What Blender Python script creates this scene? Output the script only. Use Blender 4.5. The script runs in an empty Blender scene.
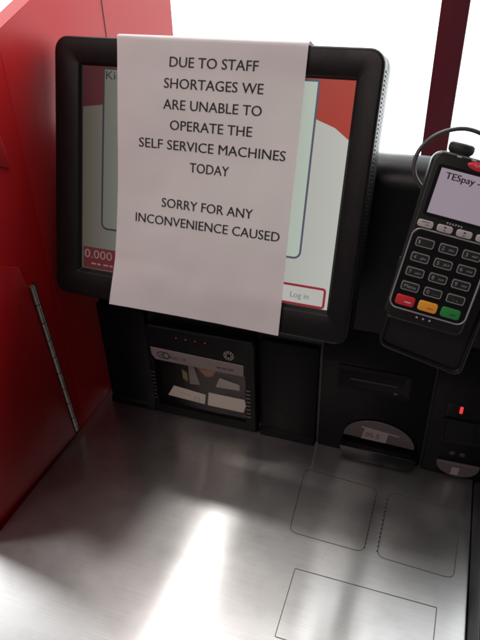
import bpy, bmesh, math, random
from mathutils import Vector, Matrix, Quaternion, noise
random.seed(4)
PI = math.pi
S = bpy.context.scene
COL = S.collection

# ------------------------------------------------------------------ camera
cam = bpy.data.cameras.new('camera')
camo = bpy.data.objects.new('camera', cam); COL.objects.link(camo)
camo.location = (0.4592, -0.6215, 0.6330)
camo.rotation_euler = (0.9801, 0.0298, 0.3336)
cam.sensor_fit = 'VERTICAL'; cam.sensor_height = 24.0; cam.lens = 23.19
cam.clip_start = 0.01; cam.clip_end = 200
S.camera = camo

# ------------------------------------------------------------------ light and exposure
world = bpy.data.worlds.new('World'); S.world = world; world.use_nodes = True
bg = world.node_tree.nodes['Background']
bg.inputs['Color'].default_value = (1.0, 0.90, 0.90, 1); bg.inputs['Strength'].default_value = 0.12
S.view_settings.view_transform = 'Standard'; S.view_settings.look = 'None'
S.cycles.sample_clamp_indirect = 4; S.cycles.filter_width = 1.9; S.cycles.caustics_reflective = False; S.view_settings.exposure = 0; S.view_settings.gamma = 1
sun = bpy.data.lights.new('sun', 'SUN'); sun.energy = 0.95; sun.angle = math.radians(5); sun.color = (1, 0.98, 0.95)
suno = bpy.data.objects.new('sun', sun); COL.objects.link(suno)
suno.rotation_euler = Vector((-0.31, 0.265, 1.0)).to_track_quat('Z', 'Y').to_euler()
front_fill = bpy.data.lights.new('front_fill_light', 'AREA'); front_fill.energy = 18.5; front_fill.shape = 'RECTANGLE'; front_fill.size = 1.6; front_fill.size_y = 1.0  # unseen fill added in front to brighten the paper
front_fill.color = (1.0, 0.82, 0.79)
front_fill_o = bpy.data.objects.new('front_fill_light', front_fill); COL.objects.link(front_fill_o)
front_fill_o.location = (-0.3, -1.7, 1.75)
front_fill_o.rotation_euler = (Vector(front_fill_o.location) - Vector((0.25, 0, 0.35))).to_track_quat('Z', 'Y').to_euler()

over = bpy.data.lights.new('overhead_fill', 'AREA'); over.energy = 8.5; over.shape = 'RECTANGLE'; over.size = 1.6; over.size_y = 1.2; over.color = (1, .96, .93)  # unseen soft fill added above to lift the counter
overo = bpy.data.objects.new('overhead_fill', over); COL.objects.link(overo); overo.location = (.15, .25, 2.1)

# ------------------------------------------------------------------ materials
def mat(name, col, rough=0.5, metal=0.0, spec=0.5, coat=0.0, emit=None, es=1.0, nz=0.0, nscale=40.0, bump=0.0, bscale=300.0, rnz=0.0):
    m = bpy.data.materials.new(name); m.use_nodes = True
    nt = m.node_tree; b = nt.nodes['Principled BSDF']
    b.inputs['Base Color'].default_value = (*col, 1); b.inputs['Roughness'].default_value = rough
    b.inputs['Metallic'].default_value = metal; b.inputs['Specular IOR Level'].default_value = spec
    b.inputs['Coat Weight'].default_value = coat; b.inputs['Coat Roughness'].default_value = 0.08
    if emit:
        b.inputs['Emission Color'].default_value = (*emit, 1); b.inputs['Emission Strength'].default_value = es
    tc = nt.nodes.new('ShaderNodeTexCoord')
    if nz or rnz:
        n = nt.nodes.new('ShaderNodeTexNoise'); n.inputs['Scale'].default_value = nscale; n.inputs['Detail'].default_value = 5
        nt.links.new(tc.outputs['Object'], n.inputs['Vector'])
        if nz:
            mx = nt.nodes.new('ShaderNodeMix'); mx.data_type = 'RGBA'
            mx.inputs['A'].default_value = (*[c * (1 - nz) for c in col], 1); mx.inputs['B'].default_value = (*[min(1, c * (1 + nz)) for c in col], 1)
            nt.links.new(n.outputs['Fac'], mx.inputs['Factor']); nt.links.new(mx.outputs['Result'], b.inputs['Base Color'])
        if rnz:
            mr = nt.nodes.new('ShaderNodeMapRange'); mr.inputs['From Min'].default_value = .3; mr.inputs['From Max'].default_value = .7
            mr.inputs['To Min'].default_value = max(0, rough - rnz); mr.inputs['To Max'].default_value = min(1, rough + rnz)
            nt.links.new(n.outputs['Fac'], mr.inputs['Value']); nt.links.new(mr.outputs['Result'], b.inputs['Roughness'])
    if bump:
        n2 = nt.nodes.new('ShaderNodeTexNoise'); n2.inputs['Scale'].default_value = bscale; n2.inputs['Detail'].default_value = 3
        nt.links.new(tc.outputs['Object'], n2.inputs['Vector'])
        bp = nt.nodes.new('ShaderNodeBump'); bp.inputs['Strength'].default_value = bump; bp.inputs['Distance'].default_value = 0.001
        nt.links.new(n2.outputs['Fac'], bp.inputs['Height']); nt.links.new(bp.outputs['Normal'], b.inputs['Normal'])
    return m

def steel_mat(name, base=0.66, rough=0.225):
    """brushed stainless steel: a broad dull lobe from wear under a sharper lobe stretched across the grain (grain runs along x)"""
    m = bpy.data.materials.new(name); m.use_nodes = True
    nt = m.node_tree; b = nt.nodes['Principled BSDF']; L = nt.links.new; N = nt.nodes.new
    b2 = N('ShaderNodeBsdfPrincipled'); mix = N('ShaderNodeMixShader')
    tc = N('ShaderNodeTexCoord')
    tg = N('ShaderNodeTangent'); tg.direction_type = 'UV_MAP'; tg.uv_map = 'grain'
    for q in (b, b2): q.inputs['Metallic'].default_value = 1.0; L(tg.outputs['Tangent'], q.inputs['Tangent'])
    b.inputs['Anisotropic'].default_value = 1.0; b2.inputs['Anisotropic'].default_value = .3
    def noise_tex(scale, detail, r=.5, vec=None):
        n = N('ShaderNodeTexNoise'); n.inputs['Scale'].default_value = scale; n.inputs['Detail'].default_value = detail; n.inputs['Roughness'].default_value = r
        L(vec or tc.outputs['Object'], n.inputs['Vector']); return n.outputs['Fac']
    def remap(f, a, b_, lo, hi):
        r = N('ShaderNodeMapRange'); r.inputs['From Min'].default_value = a; r.inputs['From Max'].default_value = b_
        r.inputs['To Min'].default_value = lo; r.inputs['To Max'].default_value = hi; L(f, r.inputs['Value']); return r.outputs['Result']
    mp = N('ShaderNodeMapping'); mp.inputs['Scale'].default_value = (16, 1500, 1); L(tc.outputs['Object'], mp.inputs['Vector'])
    grain = noise_tex(1, 2, .5, mp.outputs['Vector'])
    cloud = noise_tex(8, 4, .55)
    L(remap(cloud, .3, .7, rough - .03, rough + .05), b.inputs['Roughness'])
    L(remap(cloud, .3, .7, .42, .49), b2.inputs['Roughness'])
    spots = remap(noise_tex(42, 3), .52, .78, 0, .26)
    g2 = remap(grain, .3, .7, .92, 1.06)
    for q in (b, b2):
        mx = N('ShaderNodeMix'); mx.data_type = 'RGBA'
        mx.inputs['A'].default_value = (base, base * .985, base * .965, 1); mx.inputs['B'].default_value = (base * .66, base * .64, base * .61, 1)
        L(spots, mx.inputs['Factor'])
        mu = N('ShaderNodeVectorMath'); mu.operation = 'SCALE'; L(mx.outputs['Result'], mu.inputs[0]); L(g2, mu.inputs['Scale'])
        L(mu.outputs['Vector'], q.inputs['Base Color'])
        bp = N('ShaderNodeBump'); bp.inputs['Strength'].default_value = .025; bp.inputs['Distance'].default_value = .0002
        L(grain, bp.inputs['Height']); L(bp.outputs['Normal'], q.inputs['Normal'])
    L(remap(cloud, .35, .68, .33, .47), mix.inputs['Fac'])
    L(b.outputs[0], mix.inputs[1]); L(b2.outputs[0], mix.inputs[2]); L(mix.outputs[0], nt.nodes['Material Output'].inputs['Surface'])
    return m

M = {}
M['steel'] = steel_mat('brushed_steel')
M['steel_side'] = steel_mat('brushed_steel_side', .55, .34)
M['black'] = mat('black_plastic', (.003, .003, .0036), .42, spec=.10, nz=.25, bump=.12, bscale=900, rnz=.06)
M['housing'] = mat('satin_black_housing', (.004, .004, .005), .34, spec=.3, nz=.2, bump=.1, bscale=900, rnz=.05)
M['bezel'] = mat('bezel_plastic', (.006, .0045, .0055), .38, spec=.25, bump=.10, bscale=1200, rnz=.05)
M['blackgloss'] = mat('gloss_black_plastic', (.004, .004, .0045), .2, spec=.3, rnz=.05)
M['cablegrey'] = mat('grey_cable_sheath', (.05, .048, .048), .4)
M['rubber'] = mat('black_rubber', (.012, .012, .013), .6, bump=.1)
M['term'] = mat('terminal_plastic', (.008, .0075, .008), .34, spec=.35, bump=.08, bscale=1500, rnz=.05)
M['keyblack'] = mat('key_rubber', (.006, .006, .006), .5)
M['keyrim'] = mat('key_outline_print', (.30, .29, .30), .5)
M['keygrey'] = mat('grey_key', (.46, .43, .43), .45)
M['red_key'] = mat('red_key', (.62, .02, .03), .4)
M['yellow_key'] = mat('yellow_key', (.85, .38, .03), .4)
M['green_key'] = mat('green_key', (.02, .24, .05), .4)
M['silver'] = mat('satin_silver', (.42, .40, .40), .35, metal=.6, rnz=.06)
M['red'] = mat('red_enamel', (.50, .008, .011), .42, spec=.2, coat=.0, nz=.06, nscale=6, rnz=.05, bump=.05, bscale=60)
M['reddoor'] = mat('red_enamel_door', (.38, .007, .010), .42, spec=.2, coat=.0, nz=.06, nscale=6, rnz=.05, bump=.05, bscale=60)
M['hinge'] = mat('worn_steel_hinge', (.35, .31, .29), .4, metal=.8, nz=.35, nscale=90)
M['frame'] = mat('maroon_window_frame', (.115, .011, .022), .4, nz=.1)
M['paper'] = mat('white_paper', (.82, .79, .79), .8, spec=.2, bump=.10, bscale=70)
nt = M['paper'].node_tree; tr_ = nt.nodes.new('ShaderNodeBsdfTranslucent'); tr_.inputs['Color'].default_value = (.8, .76, .74, 1)
mx_ = nt.nodes.new('ShaderNodeMixShader'); mx_.inputs['Fac'].default_value = .16
nt.links.new(nt.nodes['Principled BSDF'].outputs[0], mx_.inputs[1]); nt.links.new(tr_.outputs[0], mx_.inputs[2]); nt.links.new(mx_.outputs[0], nt.nodes['Material Output'].inputs['Surface'])
M['ink'] = mat('black_ink', (.02, .018, .02), .7)
M['reflect_white'] = mat('painted_glass_reflection', (.92, .88, .84), .6)  # white of the reflections painted behind the scanner glass
M['band'] = mat('grey_band', (.20, .165, .165), .45)
M['darkprint'] = mat('dark_print', (.03, .025, .03), .6)
M['paleprint'] = mat('pale_print', (.55, .5, .5), .6)
M['label'] = mat('grey_label', (.075, .062, .064), .55, nz=.15, nscale=60)
M['sticker'] = mat('pale_sticker', (.27, .225, .225), .6)
M['cabinet'] = mat('dark_grey_cabinet', (.05, .05, .055), .5, nz=.1)
M['floor'] = mat('grey_vinyl_floor', (.22, .21, .20), .5, nz=.2, nscale=3)
M['amber'] = mat('amber_reflector', (.30, .10, .04), .4)
M['olive'] = mat('yellow_tag', (.26, .22, .11), .5)
M['mirror'] = mat('scanner_mirror', (.14, .14, .14), .22, metal=1)
M['groove'] = mat('dark_groove', (.03, .028, .028), .6)
M['badge'] = mat('red_badge', (.70, .03, .05), .3)
M['lcd'] = mat('lcd_grey', (.22, .19, .22), .3, emit=(.30, .25, .31), es=.62)
M['lcdtext'] = mat('lcd_text', (.012, .010, .015), .6)
M['led'] = mat('red_led', (.3, .01, .01), .4, emit=(1, .06, .06), es=.75)
M['led_dim'] = mat('dim_red_led', (.2, .01, .01), .4, emit=(1, .07, .08), es=.32)
# touch screen page (the screen gives off its own light)
def screen_mat(name, col, k=1.0, ramp=None):
    m = bpy.data.materials.new(name); m.use_nodes = True
    nt = m.node_tree; b = nt.nodes['Principled BSDF']
    b.inputs['Base Color'].default_value = (.02, .02, .02, 1); b.inputs['Roughness'].default_value = .3; b.inputs['Specular IOR Level'].default_value = .25
    b.inputs['Emission Strength'].default_value = k
    if ramp:  # view-angle dimming of the LCD painted into the emission, darker at left
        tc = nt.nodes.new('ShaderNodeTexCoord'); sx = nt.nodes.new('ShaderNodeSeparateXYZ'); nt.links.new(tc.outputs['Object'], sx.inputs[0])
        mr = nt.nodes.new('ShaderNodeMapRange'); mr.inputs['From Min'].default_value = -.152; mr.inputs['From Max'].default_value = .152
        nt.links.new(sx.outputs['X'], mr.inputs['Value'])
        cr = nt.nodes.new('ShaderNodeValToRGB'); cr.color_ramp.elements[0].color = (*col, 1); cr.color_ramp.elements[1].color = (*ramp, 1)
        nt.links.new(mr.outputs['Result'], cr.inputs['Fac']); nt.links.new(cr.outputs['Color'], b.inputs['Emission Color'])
    else:
        b.inputs['Emission Color'].default_value = (*col, 1)
    return m
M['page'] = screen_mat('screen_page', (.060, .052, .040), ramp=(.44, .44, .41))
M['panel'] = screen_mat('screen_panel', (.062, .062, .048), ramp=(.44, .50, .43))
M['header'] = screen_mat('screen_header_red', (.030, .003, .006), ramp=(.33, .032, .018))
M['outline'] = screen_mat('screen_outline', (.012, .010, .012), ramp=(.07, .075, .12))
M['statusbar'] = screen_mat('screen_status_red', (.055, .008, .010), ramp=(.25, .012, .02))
M['scrtext'] = screen_mat('screen_dark_text', (.008, .008, .008))
M['scrpale'] = screen_mat('screen_pale_text', (.16, .10, .09))
M['button'] = screen_mat('screen_button', (.42, .41, .38))
M['greytext'] = screen_mat('screen_grey_text', (.13, .14, .13))
m = bpy.data.materials.new('bright_overcast'); m.use_nodes = True
nt = m.node_tree; nt.nodes.remove(nt.nodes['Principled BSDF'])
e = nt.nodes.new('ShaderNodeEmission'); e.inputs['Color'].default_value = (.96, .98, 1.0, 1); e.inputs['Strength'].default_value = 4.2
nt.links.new(e.outputs[0], nt.nodes['Material Output'].inputs['Surface']); M['sky'] = m
def glass(name, tint, gloss):
    m = bpy.data.materials.new(name); m.use_nodes = True
    nt = m.node_tree; nt.nodes.remove(nt.nodes['Principled BSDF'])
    t = nt.nodes.new('ShaderNodeBsdfTransparent'); t.inputs['Color'].default_value = (*tint, 1)
    g = nt.nodes.new('ShaderNodeBsdfGlossy'); g.inputs['Roughness'].default_value = .03
    x = nt.nodes.new('ShaderNodeMixShader'); x.inputs['Fac'].default_value = gloss
    nt.links.new(t.outputs[0], x.inputs[1]); nt.links.new(g.outputs[0], x.inputs[2]); nt.links.new(x.outputs[0], nt.nodes['Material Output'].inputs['Surface'])
    return m
M['pane'] = glass('window_glass', (.97, .98, .98), .04)
M['scanglass'] = glass('scanner_glass', (.90, .89, .87), .014)

# ------------------------------------------------------------------ helpers
def obj(name, bm, material, parent=None, smooth=True, angle=35):
    me = bpy.data.meshes.new(name)
    bmesh.ops.recalc_face_normals(bm, faces=bm.faces[:])
    bm.to_mesh(me); bm.free()
    mats = material if isinstance(material, (list, tuple)) else [material]
    for k in mats: me.materials.append(M[k] if isinstance(k, str) else k)
    o = bpy.data.objects.new(name, me); COL.objects.link(o)
    if parent: o.parent = parent
    if smooth:
        for p in me.polygons: p.use_smooth = True
        me.set_sharp_from_angle(angle=math.radians(angle))
    return o
def tag(o, label=None, cat=None, group=None, kind=None):
    if label: o['label'] = label
    if cat: o['category'] = cat
    if group: o['group'] = group
    if kind: o['kind'] = kind
    return o
def empty(name, label, cat, mtx=None, group=None):
    o = bpy.data.objects.new(name, None); COL.objects.link(o); o.empty_display_size = .02
    if mtx is not None: o.matrix_world = mtx
    return tag(o, label, cat, group)
def bevel(bm, r, seg=3):
    if r > 0: bmesh.ops.bevel(bm, geom=[e for e in bm.edges], offset=r, segments=seg, profile=.5, affect='EDGES', clamp_overlap=True)
def box(bm, a, b, r=0, seg=2):
    t = bmesh.new(); v = [t.verts.new((x, y, z)) for x in (a[0], b[0]) for y in (a[1], b[1]) for z in (a[2], b[2])]
    for f in ((0,1,3,2),(4,6,7,5),(0,4,5,1),(2,3,7,6),(0,2,6,4),(1,5,7,3)): t.faces.new([v[i] for i in f])
    bevel(t, r, seg); merge(bm, t); return bm
def merge(bm, t, fn=None):
    bmesh.ops.recalc_face_normals(t, faces=t.faces[:])
    mp = {}
    for v in t.verts: mp[v] = bm.verts.new(fn(v.co) if fn else v.co)
    for f in t.faces:
        try:
            g = bm.faces.new([mp[v] for v in f.verts]); g.material_index = f.material_index
        except ValueError: pass
    t.free()
def BOX(a, b, r=0, seg=2): return box(bmesh.new(), a, b, r, seg)
def rr(x0, x1, y0, y1, r, z, n=6):
    """rounded rectangle loop, counter-clockwise; r one radius or four (bl, br, tr, tl)"""
    if not isinstance(r, (tuple, list)): r = (r,) * 4
    out = []
    for (cx, cy, a0, q) in ((x0 + r[0], y0 + r[0], PI, r[0]), (x1 - r[1], y0 + r[1], 1.5 * PI, r[1]), (x1 - r[2], y1 - r[2], 0, r[2]), (x0 + r[3], y1 - r[3], .5 * PI, r[3])):
        for k in range(n + 1):
            a = a0 + .5 * PI * k / n; out.append((cx + q * math.cos(a), cy + q * math.sin(a), z))
    return out
def inset(loop, d, z):
    """shrink a convex loop by d along its normals, at height z"""
    n = len(loop); out = []
    for i in range(n):
        p = Vector(loop[i][:2]); j = i
        a = Vector(loop[i - 1][:2]); b = Vector(loop[(i + 1) % n][:2]); k = 1
        t = (b - a)
        if t.length < 1e-9: t = Vector((1, 0))
        t.normalize(); out.append((p.x - t.y * d, p.y + t.x * d, z))
    return out
def loft(loops, cap0=True, cap1=True, mats=None):
    bm = bmesh.new(); V = [[bm.verts.new(p) for p in l] for l in loops]; n = len(loops[0])
    for k in range(len(V) - 1):
        for i in range(n):
            f = bm.faces.new((V[k][i], V[k][(i + 1) % n], V[k + 1][(i + 1) % n], V[k + 1][i]))
            if mats: f.material_index = mats[k]
    if cap0: bm.faces.new(list(reversed(V[0])))
    if cap1:
        f = bm.faces.new(V[-1])
        if mats: f.material_index = mats[-1]
    return bm
def slab(x0, x1, y0, y1, r, z0, z1, rb, n=6, cap0=True):
    """rounded plate from z0 to z1 with a rounded front edge"""
    a = [rr(x0, x1, y0, y1, r, z0, n)]
    for k in range(5):
        t = k / 4 * PI / 2
        d = rb * (1 - math.cos(t)); a.append(rr(x0 + d, x1 - d, y0 + d, y1 - d, max(r - d, .0001) if not isinstance(r, (tuple, list)) else [max(q - d, .0001) for q in r], z1 - rb + rb * math.sin(t), n))
    return loft(a, cap0, True)
def prism(pts, axis, a, b, r=0, seg=3):
    """polygon pts in the two other axes, pulled along axis from a to b"""
    def P(p, h): return {'x': (h, p[0], p[1]), 'y': (p[0], h, p[1]), 'z': (p[0], p[1], h)}[axis]
    bm = bmesh.new(); A = [bm.verts.new(P(p, a)) for p in pts]; B = [bm.verts.new(P(p, b)) for p in pts]; n = len(pts)
    bm.faces.new(A); bm.faces.new(list(reversed(B)))
    for i in range(n): bm.faces.new((A[i], B[i], B[(i + 1) % n], A[(i + 1) % n]))
    bmesh.ops.recalc_face_normals(bm, faces=bm.faces[:]); bevel(bm, r, seg); return bm
def tube(pts, r, seg=10, closed=False, smooth=0):
    P = [Vector(p) for p in pts]
    for _ in range(smooth):
        Q = []
        n = len(P)
        if closed:
            for i in range(n): Q += [P[i] * .75 + P[(i + 1) % n] * .25, P[i] * .25 + P[(i + 1) % n] * .75]
        else:
            Q = [P[0]]
            for i in range(n - 1): Q += [P[i] * .75 + P[i + 1] * .25, P[i] * .25 + P[i + 1] * .75]
            Q.append(P[-1])
        P = Q
    bm = bmesh.new(); n = len(P); rings = []
    up = None
    for i in range(n):
        t = (P[(i + 1) % n] - P[i - 1]) if closed else (P[min(i + 1, n - 1)] - P[max(i - 1, 0)])
        t.normalize()
        if up is None: up = t.orthogonal()
        up = (up - t * up.dot(t)).normalized(); w = t.cross(up)
        rings.append([bm.verts.new(P[i] + (up * math.cos(2 * PI * k / seg) + w * math.sin(2 * PI * k / seg)) * r) for k in range(seg)])
    for i in range(n if closed else n - 1):
        A, B = rings[i], rings[(i + 1) % n]
        for k in range(seg): bm.faces.new((A[k], A[(k + 1) % seg], B[(k + 1) % seg], B[k]))
    if not closed: bm.faces.new(list(reversed(rings[0]))); bm.faces.new(rings[-1])
    return bm
def strip(pts, w, z, closed=False, h=.0003):
    """thin raised band of width w along 2-D points"""
    P = [Vector((p[0], p[1])) for p in pts]; n = len(P); L = []
    for i in range(n):
        t = (P[(i + 1) % n] - P[i - 1]) if closed else (P[min(i + 1, n - 1)] - P[max(i - 1, 0)])
        t.normalize(); q = Vector((-t.y, t.x)) * w / 2; L.append((P[i] + q, P[i] - q))
    bm = bmesh.new()
    R = [[bm.verts.new((a.x, a.y, z)), bm.verts.new((a.x, a.y, z + h)), bm.verts.new((b.x, b.y, z + h)), bm.verts.new((b.x, b.y, z))] for a, b in L]
    for i in range(n if closed else n - 1):
        A, B = R[i], R[(i + 1) % n]
        for k in range(4): bm.faces.new((A[k], A[(k + 1) % 4], B[(k + 1) % 4], B[k]))
    if not closed: bm.faces.new(list(reversed(R[0]))); bm.faces.new(R[-1])
    return bm
def xz(bm, y):      # turn a plate modelled in (x, y=up, z=towards viewer) into world x, z at depth y
    bmesh.ops.transform(bm, matrix=Matrix(((1, 0, 0, 0), (0, 0, -1, y), (0, 1, 0, 0), (0, 0, 0, 1))), verts=bm.verts[:]); return bm
def glyphs(s, u0, u1, v0, v1, z=0.0, bold=0):
    """letters of s fitted between u0..u1, capital height v0..v1, as a thin mesh (list of verts, faces)"""
    def raw(t):
        c = bpy.data.curves.new('t', 'FONT'); c.body = t; c.size = 1; c.resolution_u = 3
        o = bpy.data.objects.new('t', c); COL.objects.link(o)
        dg = bpy.context.evaluated_depsgraph_get(); me = bpy.data.meshes.new_from_object(o.evaluated_get(dg))
        r = ([v.co.copy() for v in me.vertices], [list(p.vertices) for p in me.polygons])
        bpy.data.objects.remove(o); bpy.data.curves.remove(c); bpy.data.meshes.remove(me); return r
    vs, fs = raw(s); hv, _ = raw('H'); H = max(v.y for v in hv)
    x0 = min(v.x for v in vs); x1 = max(v.x for v in vs)
    bm = bmesh.new()
    for j in range(1 + bool(bold)):                 # heavier strokes: the letters twice, a hair apart
        V = [bm.verts.new((u0 + (v.x - x0) / (x1 - x0) * (u1 - u0) + (j * bold), v0 + v.y / H * (v1 - v0) + j * bold * .5, z + j * .00002 * (1 if bold < .01 else 1000))) for v in vs]
        for f in fs:
            try: bm.faces.new([V[i] for i in f])
            except ValueError: pass
    return bm
def disc(cx, cy, r, z, n=20, rx=None):
    bm = bmesh.new(); bm.faces.new([bm.verts.new((cx + (rx or r) * math.cos(2 * PI * k / n), cy + r * math.sin(2 * PI * k / n), z)) for k in range(n)]); return bm
def joined(*bms):
    b = bmesh.new()
    for t in bms:
        mp = {v: b.verts.new(v.co) for v in t.verts}
        for f in t.faces:
            g = b.faces.new([mp[v] for v in f.verts]); g.material_index = f.material_index
        t.free()
    return b
def frame_mtx(u, v, n, T):
    return Matrix(((u[0], v[0], n[0], T[0]), (u[1], v[1], n[1], T[1]), (u[2], v[2], n[2], T[2]), (0, 0, 0, 1)))
def grain_uv(o):
    me = o.data; uv = me.uv_layers.new(name='grain')
    for l in me.loops:
        c = me.vertices[l.vertex_index].co; uv.data[l.index].uv = (c.y, c.x)

# ------------------------------------------------------------------ setting: outside light, floor
bm = bmesh.new(); bm.faces.new([bm.verts.new(p) for p in ((-7, 2.2, -1.6), (7, 2.2, -1.6), (7, 2.2, 5), (-7, 2.2, 5))])
tag(obj('sky', bm, 'sky', smooth=False), kind='structure')
bm = bmesh.new(); bm.faces.new([bm.verts.new(p) for p in ((-9, -4, -.9), (9, -4, -.9), (9, 2.3, -.9), (-9, 2.3, -.9))])
tag(obj('floor', bm, 'floor', smooth=False), kind='structure')

# shop window: maroon upright between two panes, low sill rail, standing behind the checkout
win = empty('shop_window', 'bright shop window with a maroon upright bar behind the black checkout', 'window', Matrix.Translation((.4, 1.0, -.9)))
obj('mullion', prism([(-.026, -.03), (.036, -.03), (.036, .03), (-.026, .03)], 'z', .17, 3.0, .003), 'frame', win)
obj('sill', BOX((-1.9, -.05, 0), (2.2, .05, .168), .004), 'frame', win)
for a, b in ((-1.9, -.028), (.038, 2.2)):
    obj('pane', BOX((a, -.004, .17), (b, .004, 3.0)), 'pane', win, smooth=False)

# ------------------------------------------------------------------ red cabinet on the left
cab = empty('red_cabinet', 'glossy red metal cabinet with a hinged door left of the steel counter', 'cabinet', Matrix.Translation((0, 0, -.9)))
Z0 = .9
prof = [(.362, -.895), (.362, .675), (.0084, .556), (-.055, .535), (-.118, .513), (-.150, .33), (-.285, 0), (-.36, -.3), (-.36, -.895)]
# wall split at the fold: rear part straight, front part turned a little towards the viewer
def side(pts, x0, x1): return prism([(y, z + Z0) for y, z in pts], 'x', x0, x1, .0004, 1)
fold = -.060
rear = [(.362, -.895), (.362, .675), (.0084, .556), (fold, .5333), (fold, -.895)]
o = obj('side_panel', side(rear, -.022, 0), 'red', cab)
front = [(fold - .00006, -.895), (fold - .00006, .5331), (-.118, .513), (-.150, .33), (-.285, 0), (-.36, -.3), (-.36, -.895)]
bm = side(front, -.022, 0)
for v in bm.verts: v.co.x += (v.co.y - fold) * .045
obj('front_panel', bm, 'red', cab)
# vertical seam in the rear part: a shallow cover strip joint
obj('seam', BOX((-.001, .1535, .2), (.0006, .1552, Z0 + .60)), 'groove', cab)
def kink(y): return (y - fold) * .045
door = [(-.1145, .2913), (-.111, .2693), (-.1078, .2619), (-.088, .0015), (-.250, .0015), (-.262, .05), (-.150, .300)]
door = [(-.1144, .2925), (-.1111, .2698), (-.1080, .2625), (-.0885, .0025), (-.284, .0025), (-.1545, .315)]
bm = prism([(y, z + Z0) for y, z in door], 'x', .0008, .0038, .0008, 2)
for v in bm.verts: v.co.x += kink(v.co.y)
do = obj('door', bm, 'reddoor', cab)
# piano hinge: row of knuckles between door and wall
A = Vector((0, -.1005, .2600 + Z0)); B = Vector((0, -.0835, .006 + Z0)); nk = 9
bm = bmesh.new()
for k in range(nk):
    p = A.lerp(B, (k + .03) / nk); q = A.lerp(B, (k + .97) / nk)
    p.x = kink(p.y) + .0022; q.x = kink(q.y) + .0022
    merge(bm, tube([p, q], .0034, 10))
obj('hinge', bm, 'hinge', cab)
bm = prism([(-.0955, .262 + Z0), (-.0925, .2625 + Z0), (-.0755, .004 + Z0), (-.0790, .004 + Z0)], 'x', .0002, .0012)
for v in bm.verts: v.co.x += kink(v.co.y)
obj('hinge_gap', bm, 'groove', cab, smooth=False)
# darker plate painting in a shaded recess, square lower edge, at the very left
cover = [(-.0868, .4010), (-.0925, .436), (-.1000, .470), (-.128, .448), (-.1365, .4245)]  # outline of the plate that paints in the shaded recess
bm = prism([(y, z + Z0) for y, z in [(-.0872, .4010), (-.0915, .436), (-.1000, .470), (-.121, .480), (-.134, .4245)]], 'x', .0006, .0030, .0006, 2)
for v in bm.verts: v.co.x += kink(v.co.y)
obj('recess_shade', bm, 'reddoor', cab)

# ------------------------------------------------------------------ self checkout
chk = empty('self_checkout', 'black self checkout with barcode scanner window and brushed steel counter', 'checkout', Matrix.Translation((.28, 0, -.9)))
X0, ZB = -.28, .9                      # world x, z -> local
def W(bm):
    bmesh.ops.translate(bm, verts=bm.verts[:], vec=(X0, 0, ZB)); return bm
def ck(name, bm, m, parent=None, **k):
    return obj(name, W(bm), m, parent or chk, **k)
# counter
bm = BOX((.0005, -.62, -.03), (.5475, .02, 0), .0012, 2)
cnt = ck('counter_top', bm, 'steel'); grain_uv(cnt)
def outline(x0, x1, y0, y1, r, w=.0008): return strip([p[:2] for p in rr(x0, x1, y0, y1, r, 0, 5)], w, -.0001, True, .0004)
def quad_outline(c, r, w=.0008):
    out = []; n = len(c)
    for i in range(n):
        p = Vector(c[i]); a = (Vector(c[i - 1]) - p).normalized(); b = (Vector(c[(i + 1) % n]) - p).normalized()
        for k in range(6):
            t = k / 5; out.append(((p + a * r) * (1 - t) ** 2 + p * 2 * t * (1 - t) + (p + b * r) * t * t)[:])
    return strip(out, w, -.0001, True, .0004)
ck('engraved_outline', quad_outline([(.3405, -.154), (.4305, -.1555), (.4325, -.0560), (.3345, -.0500)], .010), 'groove', cnt)
ck('engraved_outline', quad_outline([(.4460, -.1560), (.5320, -.1590), (.5350, -.0600), (.4470, -.0570)], .010), 'groove', cnt)
ck('engraved_outline', quad_outline([(.3607, -.2840), (.5160, -.2840), (.5170, -.1995), (.3603, -.2005)], .0012), 'groove', cnt)
bm = bmesh.new()
for k in range(13):
    y = -.150 + k * .0066
    box(bm, (.4448, y, -.0002), (.4466, y + .0022, .0003)); box(bm, (.4305, y, -.0002), (.4317, y + .0022, .0003))
ck('perforation', bm, 'groove', cnt, smooth=False)
ck('edge_trim', BOX((.549, -.62, -.04), (.5600, -.012, .007), .002), 'rubber')
ck('base_cabinet', BOX((.010, -.58, -.89), (.555, .12, -.035), .004), 'cabinet')
# main housing: leans back and ends in a rounded top
prof = [(.004, -.03), (.004, .150), (.009, .185), (.041, .360)]
for k in range(9):
    a = PI - k / 8 * PI * .95
    prof.append((.0725 + .0315 * math.cos(a), .3650 + .0315 * math.sin(a)))
prof += [(.118, .30), (.118, -.03)]
hs = ck('housing', prism(prof, 'x', .016, .700, .0), 'housing', angle=50)
for v in ((.4027, .4300),):
    ck('seam_line', BOX((.4027, .0490, .3640), (.4400, .0497, .3648)), 'label', hs)
# left block with a small foot
def block(x0, x1, z1): return prism([(.006, -.002), (-.006, -.002), (-.006, .008), (-.002, .013), (-.002, z1), (.006, z1)], 'x', x0, x1, .0015, 2)
ck('side_block', block(.016, .0905, .178), 'black')
ck('side_block', block(.2565, .3355, .165), 'black')
# card slot column
pan = ck('card_panel', prism([(.006, -.002), (.0, -.002), (.0, .150), (.008, .195), (.014, .195)], 'x', .3395, .4775, .0015, 2), 'black')
ck('slot_frame', xz(loft([rr(.360, .453, .109, .148, .003, 0, 3), rr(.360, .453, .109, .148, .003, .0012, 3), rr(.365, .448, .114, .143, .002, .0012, 3), rr(.367, .446, .116, .141, .002, .0005, 3)], False, True), -.0002), 'black', pan)
ck('card_slot', BOX((.378, -.0012, .127), (.436, -.0008, .1295)), 'rubber', pan)
ck('slot_arrow', xz(glyphs('\u25B2', .432, .4385, .1155, .119, .0004), -.001), 'label', pan)
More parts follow.
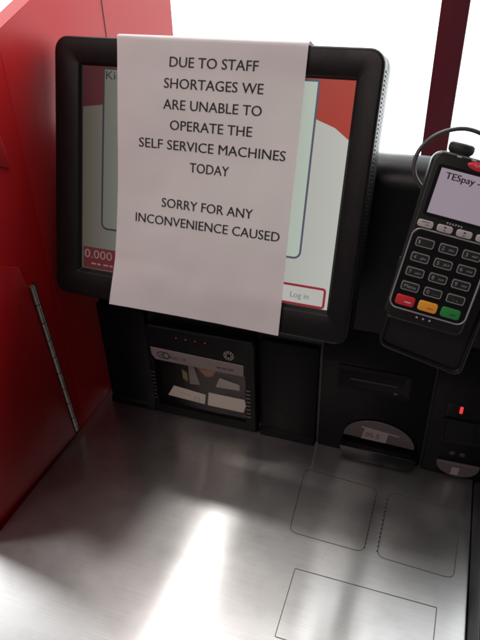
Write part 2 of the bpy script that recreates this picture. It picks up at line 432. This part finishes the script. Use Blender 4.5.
# note tray with a half-round printed sign
hd = [(.3744 + .0472 * (1 - math.cos(t)), .0318 - .0030 * (1 - math.cos(t)) / 2 + .0345 * math.sin(t)) for t in [PI * k / 28 for k in range(29)]]
bm = prism(hd, 'y', -.0022, -.0004, .0004, 1)
hd_o = ck('half_round_sign', bm, 'label')
ck('sticker', prism([(.4025, .0500), (.4335, .0478), (.4315, .0310), (.3985, .0314)], 'y', -.0027, -.0021), 'sticker', hd_o)
ck('sign_text', xz(joined(glyphs('05.5', .4040, .4225, .0365, .0440)), -.0029), 'darkprint', hd_o)
bm = prism([(.3975, .0528), (.4475, .0478), (.4473, .0458), (.3975, .0506)], 'y', -.0025, -.0021)
ck('sign_stripe', bm, 'sticker', hd_o)
ck('tray_lip', prism([(.372, .026), (.378, .004), (.382, .0015), (.466, .0015), (.470, .004), (.4745, .024)], 'y', -.018, -.0004, .002, 2), 'blackgloss')
# right column with indicator
rc = ck('receipt_panel', prism([(.006, -.002), (-.004, -.002), (-.004, .150), (.004, .195), (.014, .195)], 'x', .4815, .640, .0015, 2), 'black')
ck('indicator_light', xz(slab(.5130, .5168, .1085, .1190, .0012, 0, .0012, .0005, 3), -.004), 'led', rc)
ck('indicator_window', xz(slab(.4990, .5110, .1030, .1220, .001, 0, .0010, .0004, 3), -.004), 'blackgloss', rc)
ck('slot_frame', xz(loft([rr(.497, .590, .060, .098, .003, 0, 3), rr(.497, .590, .060, .098, .003, .002, 3), rr(.500, .587, .063, .095, .002, .002, 3), rr(.501, .586, .064, .094, .002, .0004, 3)], False, True), -.0042), 'blackgloss', rc)
for x in (.515, .5275):
    ck('dot', xz(disc(x, .041, .0035, .0006), -.0040), 'darkprint', rc)
tr = [(.4985, .0255)] + [(.5250 - .0265 * math.cos(t), .0225 - .0195 * math.sin(t)) for t in [PI * k / 16 for k in range(17)]] + [(.5515, .0262)]
ro = ck('receipt_tray', prism(tr, 'y', -.0070, -.0036, .0005, 1), 'label')
ck('sticker', prism([(.5185, .0185), (.5280, .0190), (.5272, .0065), (.5180, .0060)], 'y', -.0076, -.0069), 'sticker', ro)
# upright barcode scanner with glass window
sc = ck('scanner', xz(loft([rr(.094, .2535, .006, .1640, .006, 0, 4), rr(.094, .2535, .006, .1640, .006, .010, 4), rr(.096, .2515, .008, .1620, .005, .012, 4),
      rr(.1035, .2385, .0230, .1090, .003, .012, 4), rr(.1045, .2375, .0240, .1080, .003, .008, 4), rr(.1045, .2375, .0240, .1080, .003, -.001, 4)], False, True), -.0), 'black')
ck('header_band', prism([(.1005, .1282), (.2375, .1252), (.2368, .1065), (.1065, .1080), (.1030, .1130), (.1010, .1160)], 'y', -.0134, -.0119, .0004, 1), 'band', sc)
em = joined(xz(strip([(.1195 + .0095 * math.cos(a), .1180 + .0052 * math.sin(a)) for a in [2 * PI * k / 24 for k in range(24)]], .0014, 0, True), -.0134),
            xz(strip([(.1235 + .0052 * math.cos(a), .1178 + .0052 * math.sin(a)) for a in [2 * PI * k / 20 for k in range(20)]], .0012, 0, True), -.0134),
            xz(glyphs('XS', .1130, .1225, .1155, .1205, .0003), -.0134))
ck('emblem', em, 'darkprint', sc)
ck('band_print', xz(glyphs('NAC 10', .1300, .1530, .1135, .1190, .0003), -.0134), 'darkprint', sc)
ck('band_print', xz(joined(*[strip([(.1990 + k * .0042, .1146), (.2022 + k * .0042 - .001 * (k % 2), .1144)], .0026, 0) for k in range(6)]), -.0134), 'darkprint', sc)
for x, z in ((.1413, .1505), (.1553, .1507), (.1691, .1509), (.1835, .1508)):
    ck('indicator_light', xz(disc(x, z, .00085, .0004, 12), -.012), 'led_dim', sc)
bm = bmesh.new()
for rad, cnt_ in ((.0017, 1), (.0040, 7), (.0066, 12)):
    for k in range(cnt_):
        a = 2 * PI * k / cnt_
        if cnt_ > 1: merge(bm, xz(disc(.2165 + rad * math.cos(a), .1372 + rad * math.sin(a), .0010, .0004, 8), -.012))
ck('speaker_grille', bm, 'paleprint', sc)
for xa, xb in ((.0958, .1025), (.2395, .2462)):
    bm = bmesh.new()
    for k in range(8):
        z = .034 + k * .0068
        box(bm, (xa, -.0135, z), (xb, -.0118, z + .0024), .0004, 1)
    ck('vent', bm, 'blackgloss', sc)
# behind the glass: mirrors, and two pale cards that paint in the glass reflections
ck('reflection_card', prism([(.1130, .0345), (.1240, .0545), (.1735, .0490), (.1712, .0310)], 'y', -.0016, -.0008), 'reflect_white', sc, smooth=False)
ck('reflection_card', prism([(.1785, .0545), (.2330, .0545), (.2345, .0430), (.2305, .0305), (.1755, .0305)], 'y', -.0016, -.0008), 'reflect_white', sc, smooth=False)
ck('tag_print', xz(joined(strip([(.156, .034), (.156, .043), (.163, .0415), (.163, .033)], .0006, 0), strip([(.135, .0445), (.150, .0425)], .0005, 0)), -.0017), 'sticker', sc)
ck('reflector', prism([(.162, .0985), (.193, .0990), (.186, .0860), (.176, .0835)], 'y', -.0016, -.0008), 'amber', sc, smooth=False)
ck('reflector', prism([(.140, .088), (.147, .083), (.147, .068), (.140, .072)], 'y', -.0016, -.0008), 'olive', sc, smooth=False)
ck('mirror', prism([(.150, .098), (.158, .098), (.166, .066), (.150, .064)], 'y', -.0014, -.0007), 'mirror', sc, smooth=False)
ck('mirror', prism([(.197, .086), (.226, .080), (.226, .070), (.190, .068)], 'y', -.0014, -.0007), 'mirror', sc, smooth=False)
ck('scanner_glass', xz(loft([rr(.1040, .2380, .0235, .1085, .003, .0078, 4), rr(.1040, .2380, .0235, .1085, .003, .0088, 4)]), 0), 'scanglass', sc, smooth=False)

# steel plate beyond the black trim
pl = tag(obj('bagging_plate', BOX((.562, -.62, -.045), (.95, .02, -.004), .002), 'steel_side'), 'pale steel bagging plate beyond the black edge trim at far right', 'bagging plate'); grain_uv(pl)

# ------------------------------------------------------------------ touch monitor
MU, MV, MN = (.9993, -.0374, 0), (.0113, .3021, .9532), (-.0356, -.9525, .3023)
MT = (.2030, -.0301, .3806)
MM = frame_mtx(MU, MV, MN, MT)
mon = empty('touch_monitor', 'black touch screen monitor with rounded corners, half hidden behind a paper notice', 'monitor', MM)
X = dict(x0=-.1895, x1=.1795, y0=-.1505, y1=.1445)
R4 = (.014, .014, .016, .016)
def ml(d, z, k=1.0): return rr(X['x0'] + d, X['x1'] - d, X['y0'] + d, X['y1'] - d, [max(q - d, .002) for q in R4], z, 6)
def ml2(x0, x1, y0, y1, r, z): return rr(x0, x1, y0, y1, r, z, 6)
loops = [ml2(-.1535, .1535, -.1150, .1150, .001, .0002), ml2(-.1550, .1545, -.1165, .1160, .001, .0006), ml2(-.1568, .1560, -.1190, .1175, .002, .0040), ml2(-.158, .157, -.1205, .1185, .002, .0046)]
for k in range(7):
    a = k / 6 * PI / 2; loops.append(ml(.0035 * (1 - math.sin(a)), .0010 + .0036 * math.cos(a)))
loops += [ml(0, -.016), ml(.0012, -.0165), ml(.0012, -.0185), ml(0, -.019), ml(0, -.034), ml(.004, -.038)]
obj('bezel', loft(loops, False, True), 'bezel', mon, angle=40)
bm = bmesh.new()
for k in range(64):
    v = -.128 + k * .0040
    box(bm, (.1790, v, -.013), (.1803, v + .0018, -.004))
obj('side_ribs', bm, 'bezel', mon, smooth=False)
obj('mount_sun_block', prism([(-.172, -.10), (-.035, -.10), (-.035, .035), (-.172, .035)], 'z', -.066, -.037, .004), 'black', mon)  # unseen mount, widened to block the left of the sun stripe
obj('sun_block_rib', BOX((.003, -.10, -.064), (.017, .035, -.037), .002), 'black', mon)  # added rib, its shadow splits the sun stripe in two
obj('sun_block_right', BOX((.050, -.10, -.064), (.165, .035, -.037), .003), 'black', mon)  # added block, ends the sun stripe on the right
def flat(pts, z): 
    bm = bmesh.new(); bm.faces.new([bm.verts.new((p[0], p[1], z)) for p in pts]); return bm
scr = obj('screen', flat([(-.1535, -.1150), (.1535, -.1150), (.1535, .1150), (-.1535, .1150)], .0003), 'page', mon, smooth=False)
arc = [(.1535, .1150), (-.1535, .1150), (-.1535, .0715), (-.09, .080), (0, .084), (.06, .0835), (.1100, .0800), (.1384, .0704), (.1535, .0600)]
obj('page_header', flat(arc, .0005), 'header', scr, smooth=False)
p = [q[:2] for q in rr(-.1262, .1175, -.0640, .1130, (.007, .007, .001, .001), 0, 5)]
# panel leans out a little at its right edge
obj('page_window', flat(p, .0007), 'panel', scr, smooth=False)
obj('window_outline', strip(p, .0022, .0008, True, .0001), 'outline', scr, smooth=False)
obj('window_title', glyphs('Kind', -.1235, -.0960, .1020, .1105, .0010), 'scrtext', scr, smooth=False)
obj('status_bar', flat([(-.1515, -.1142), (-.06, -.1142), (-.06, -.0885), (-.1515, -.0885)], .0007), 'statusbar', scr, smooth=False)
obj('status_text', joined(glyphs('0.000 kg', -.1495, -.0900, -.1015, -.0915, .0010), *[strip([(-.140 + k * .0085, -.1082), (-.1335 + k * .0085 - .002 * (k % 2), -.1082)], .0020, .0009, False, .0001) for k in range(5)]), 'scrpale', scr, smooth=False)
bt = [q[:2] for q in rr(.060, .1492, -.1135, -.0930, .0025, 0, 4)]
obj('log_in_button', flat(bt, .0007), 'button', scr, smooth=False)
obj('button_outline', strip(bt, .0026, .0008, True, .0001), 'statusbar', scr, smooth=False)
obj('button_text', glyphs('Log in', .1118, .1322, -.1066, -.1005, .0010), 'greytext', scr, smooth=False)

# ------------------------------------------------------------------ paper notice folded over the top of the monitor
def paper_pt(s, t):
    """s 0..1 across, t metres down from the monitor's top edge (negative: folded over the top)"""
    y0 = .1468
    wl, wr = -.1068, .1050
    if t < 0:
        x = wl + (wr - wl) * s; a = min(-t / .005, 1) * PI / 2
        if -t < .008: return Vector((x, y0 - .002 + .0035 * math.sin(-t / .008 * PI / 2), .0075 - .0075 * (1 - math.cos(-t / .008 * PI / 2))))
        return Vector((x, y0 + .0015 - .15 * (-t - .008), .0 - (-t - .008)))
    x = wl + (wr - wl) * s
    k = t / .30
    x += (1 - s) * (.0055 * math.sin(PI * min(1, k * .92)) ** .8 - .002 * max(0, k - .8) * 5) + .0005 * k
    z = .0072 + .0040 * math.sin(PI * min(1, k)) * (0.4 + .6 * s) + .0015 * math.sin(3.1 * s + 4 * k) * k + .010 * max(0, k - .72) ** 1.5 + .0012 * math.sin(9 * k + 2 * s)
    z += .006 * max(0, k - .8) * 5 * (1 - s) ** 2
    z += .0016 * noise.noise(Vector((x * 14, t * 9, 3.1))) * min(1, k * 3) + .0005 * noise.noise(Vector((x * 45, t * 30, 7)))
    return Vector((x, y0 - .002 - t, z))
PH = .2955
bm = bmesh.new(); NS, NT = 64, 110
ts = [-.026 + .0022 * k for k in range(12)] + [PH * k / NT for k in range(NT + 1)]
G = [[bm.verts.new(paper_pt(i / NS, t)) for i in range(NS + 1)] for t in ts]
for j in range(len(ts) - 1):
    for i in range(NS): bm.faces.new((G[j][i], G[j][i + 1], G[j + 1][i + 1], G[j + 1][i]))
paper = obj('paper_notice', bm, 'paper', None, angle=80)
paper.matrix_world = MM
tag(paper, 'white paper notice about staff shortages hanging over the black touch monitor', 'notice')
lines = [('DUE TO STAFF', -.0420, .0565, .1175), ('SHORTAGES WE', -.0472, .0638, .0965), ('ARE UNABLE TO', -.0472, .0640, .0755), ('OPERATE THE', -.0385, .0555, .0548),
         ('SELF SERVICE MACHINES', -.0752, .0937, .0342), ('TODAY', -.0128, .0332, .0128), ('SORRY FOR ANY', -.0445, .0642, -.0280), ('INCONVENIENCE CAUSED', -.0767, .0963, -.0480)]
for s, a, b, v0 in lines:
    g = glyphs(s, a, b - .0004, v0, v0 + .0098, 0, .0004)
    bmesh.ops.triangulate(g, faces=g.faces[:])
    for v in g.verts:
        ss = (v.co.x + .1068) / .2118; q = paper_pt(ss, .1448 - v.co.y); v.co = (v.co.x, v.co.y, q.z + .00022 + v.co.z)
    obj('printed_line', g, 'ink', paper, smooth=False)

# ------------------------------------------------------------------ card terminal
TU, TV, TN, TT = (.9770, .0703, -.2014), (.1675, .3315, .9285), (.1321, -.9408, .3121), (.4611, -.1053, .3467)
TM = frame_mtx(TU, TV, TN, TT)
ter = empty('card_terminal', 'black chip and pin card terminal with red, yellow and green keys', 'card terminal', TM)
def mm(bm):
    bmesh.ops.scale(bm, vec=(.001, .001, .001), verts=bm.verts[:]); return bm
def tk(name, bm, m, parent=None, **k): return obj(name, mm(bm), m, parent or ter, **k)
def outl(z, d):
    """terminal outline: slightly waisted, rounded"""
    base = rr(-36.5, 38.5, -48, 107, (7, 7, 9, 9), 0, 6)
    out = []
    for x, y, _ in base:
        w = 1.0 + .055 * max(0, min(1, (y - 25) / 70)) - .03 * max(0, (-10 - y) / 40)
        bow = 1.6 * (1 - ((x - 1) / 38) ** 2) if y > 90 else 0
        out.append((1 + (x - 1) * w, y + bow, 0))
    return inset(out, d, z)
lo = [outl(-22, 6), outl(-20, 2), outl(-12, 0), outl(-4, 0)]
for k in range(6):
    a = k / 5 * PI / 2; lo.append(outl(-4 + 4.2 * math.sin(a), 3.2 * (1 - math.cos(a))))
tk('case', loft(lo), 'term', angle=50)
# raised silver rim at the keypad, screen recess
tk('keypad_plate', slab(-33.5, 35.0, -35.5, 38.5, 7, .1, .9, .5), 'blackgloss')
tk('keypad_rim', tube([(p[0], p[1], .8) for p in rr(-34.2, 35.6, -36, 39.2, 7.5, 0, 6)], .75, 8, True), 'silver')
tk('screen_frame', loft([rr(-31.5, 32.5, 51.5, 96.5, 2.5, .1, 4), rr(-31.5, 32.5, 51.5, 96.5, 2.5, .9, 4), rr(-30, 31, 53, 95, 1.5, .9, 4), rr(-29.5, 30.5, 53.5, 94.5, 1.2, .5, 4)], False, True), 'blackgloss')
ts_ = tk('screen', flat([(-28.2, 54.2), (29.2, 54.2), (29.2, 93.8), (-28.2, 93.8)], .62), 'lcd', smooth=False)
tk('screen_text', glyphs('TESpay -', -23.0, 7.0, 85.6, 91.0, .70, .45), 'lcdtext', ts_, smooth=False)
tk('badge', loft([[(3.5 + rx * math.cos(2 * PI * k / 28), 101.6 + ry * math.sin(2 * PI * k / 28), z) for k in range(28)] for rx, ry, z in ((12, 3.9, .1), (12, 3.9, .8), (11.3, 3.2, 1.2))]), 'badge')
tk('badge_print', joined(strip([(-3 + k * .9, 101.8 + 1.1 * math.sin(k * 1.75), 0) for k in range(15)], .55, 1.2, False, .06)), 'paleprint', smooth=False)
for x in (-17, -4.5):
    tk('sensor', slab(x - 2, x + 2, 105.0, 106.2, .5, .0, .5, .15, 3), 'keygrey')
bm = bmesh.new()                                    # maker's name too small to read: a row of tiny broken strokes
for k in range(6):
    box(bm, (-8.5 + k * 2.5, 48.6, .22), (-8.5 + k * 2.5 + .6, 50.3, .30)); box(bm, (-7.9 + k * 2.5, 49.7 - .5 * (k % 3), .22), (-7.1 + k * 2.5, 50.2 - .5 * (k % 3), .30))
tk('brand_print', bm, 'paleprint', smooth=False)
# four grey function keys
for i, (x, sym) in enumerate(((-26, 'F1'), (-8.7, 'D'), (8.7, 'U'), (26, 'F4'))):
    k = tk('function_key', slab(x - 7, x + 7, 40.8, 47.2, 2.2, .1, 1.9, .7, 4), 'keygrey')
    if sym == 'D': g = joined(flat([(x - 1.4, 45.9), (x, 43.9), (x + 1.4, 45.9)], 1.96), strip([(x - .8, 42.6), (x + .9, 42.6)], .8, 1.92, False, .05))
    elif sym == 'U': g = joined(flat([(x - 1.4, 44.4), (x + 1.4, 44.4), (x, 46.6)], 1.96), strip([(x - 1, 42.6), (x + .9, 42.6)], .8, 1.92, False, .05))
    else: g = joined(strip([(x - 3.5, 45.6), (x + 3.2, 45.6)], .6, 1.92, False, .05), strip([(x, 43.2), (x + 3, 43.2)], .6, 1.92, False, .05))
    tk('key_print', g, 'darkprint', k, smooth=False)
names = [['1', '2 abc', '3 def'], ['4 ghi', '5 jkl', '6 mno'], ['7 pqrs', '8 tuv', '9 wxyz'], ['Menu', '0 __', '. ,']]
def key(x, y, material):
    w, h = 8.6, 4.5
    L = [rr(x - w, x + w, y - h, y + h, 2.2, .7, 4), rr(x - w, x + w, y - h, y + h, 2.2, 1.7, 4), rr(x - w + .5, x + w - .5, y - h + .5, y + h - .5, 1.9, 2.2, 4), rr(x - w + 1.15, x + w - 1.15, y - h + 1.15, y + h - 1.15, 1.5, 2.25, 4)]
    return loft(L, False, True, material)
for r in range(4):
    for c in range(3):
        x, y = (c - 1) * 21.0, 27.6 - 13.8 * r
        k = tk('key', key(x, y, [0, 0, 1, 0]), ['keyblack', 'keyrim'])
        s = names[r][c]
        if s == 'Menu': g = glyphs(s, x - 5.2, x + 5.2, y - 1.5, y + 1.5, 2.32)
        elif s == '. ,': g = glyphs('. ,', x - 2, x + 2, y - 1.5, y + 1.5, 2.32)
        elif s == '1': g = glyphs(s, x - 5.6, x - 4.4, y - 1.7, y + 1.7, 2.32)
        else:
            a, b = s.split(' ')
            g = joined(glyphs(a, x - 5.6, x - 5.6 + (1.0 if a in '1.' else 2.2), y - 1.7, y + 1.7, 2.32), glyphs(b, x + .4, x + 5.4, y - 1.0, y + 1.0, 2.32))
        tk('key_print', g, 'keyrim', k, smooth=False)
    
for nm, x, mt, lab in (('cancel_key', -21, 'red_key', 'red cancel key'), ('clear_key', 0, 'yellow_key', 'yellow clear key'), ('enter_key', 21, 'green_key', 'green enter key')):
    k = tk(nm, slab(x - 8.8, x + 8.8, -27.6 - 4.8, -27.6 + 4.8, 2.4, .7, 2.3, .8, 4), mt); k['label'] = lab
    pr = {'cancel_key': 'paleprint', 'clear_key': 'badge', 'enter_key': 'darkprint'}[nm]
    tk('key_print', strip([(x - .5, -28.6), (x + 5.4, -28.6)], 1.1, 2.28, False, .06), pr, k, smooth=False)
for i, x in enumerate((-6, 0, 6)):
    tk('contactless_mark', slab(x - .9, x + .9, -41.0, -39.2, .7, .0, .45, .1, 3), 'keygrey')
tk('side_button', slab(-37.6, -35.5, 0, 9, .8, -9, -5, .5, 3), 'term')
tk('top_hub', loft([[(-16 + rx * math.cos(2 * PI * k / 24), z, -12 + rx * .7 * math.sin(2 * PI * k / 24)) for k in range(24)] for rx, z in ((9, 100), (9, 108), (11, 110), (11.5, 113), (11, 116), (9, 117.3))]), 'rubber')

# cradle that carries the terminal: dished plate with a raised lip, arm back to the housing
cra = empty('terminal_cradle', 'black plastic cradle with a raised lip holding the card terminal', 'cradle', TM)
def cl(d, z): return inset(rr(-29.5, 55.5, -87, 60, (9, 9, 9, 9), 0, 6), d, z)
def shear(bm):
    for v in bm.verts: v.co.y -= (v.co.x - 13) * .10 * max(0, min(1, (-20 - v.co.y) / 50))
    return bm
tk('plate', shear(loft([cl(1, -34), cl(0, -32), cl(0, -25.5), cl(1.0, -24.6), cl(2.4, -24.6), cl(3.4, -25.5), cl(4, -29)])), 'term', cra, angle=50)
tk('lip', shear(tube([(p[0], p[1], -23.8) for p in cl(1.2, 0)], 1.5, 8, True)), 'term', cra)
AM = TM.inverted()
p0 = AM @ Vector((.475, -.080, .335)); p1 = AM @ Vector((.478, .02, .290)); p2 = AM @ Vector((.478, .045, .275))
obj('arm', tube([AM @ Vector((.468, -.075, .345)), AM @ Vector((.474, -.03, .325)), AM @ Vector((.478, .035, .285))], .018, 16, False, 2), 'black', cra)

# cable looping up behind the terminal
pts = [(-22, 52, -27), (-29, 64, -25), (-34.4, 70.8, -22), (-44, 77.5, -20), (-49.9, 86.9, -20), (-50.9, 101, -20), (-45, 113.1, -20), (-35.6, 122.5, -20), (-22, 129.3, -20), (-10, 130.5, -20), (5.1, 127.4, -20), (18, 120, -21), (28, 110, -23), (32, 98, -25), (30, 86, -27)]
cb = obj('cable', mm(tube(pts, 2.0, 12, False, 2)), 'cablegrey')
cb.matrix_world = TM
tag(cb, 'dark grey cable looping up behind the card terminal', 'cable')
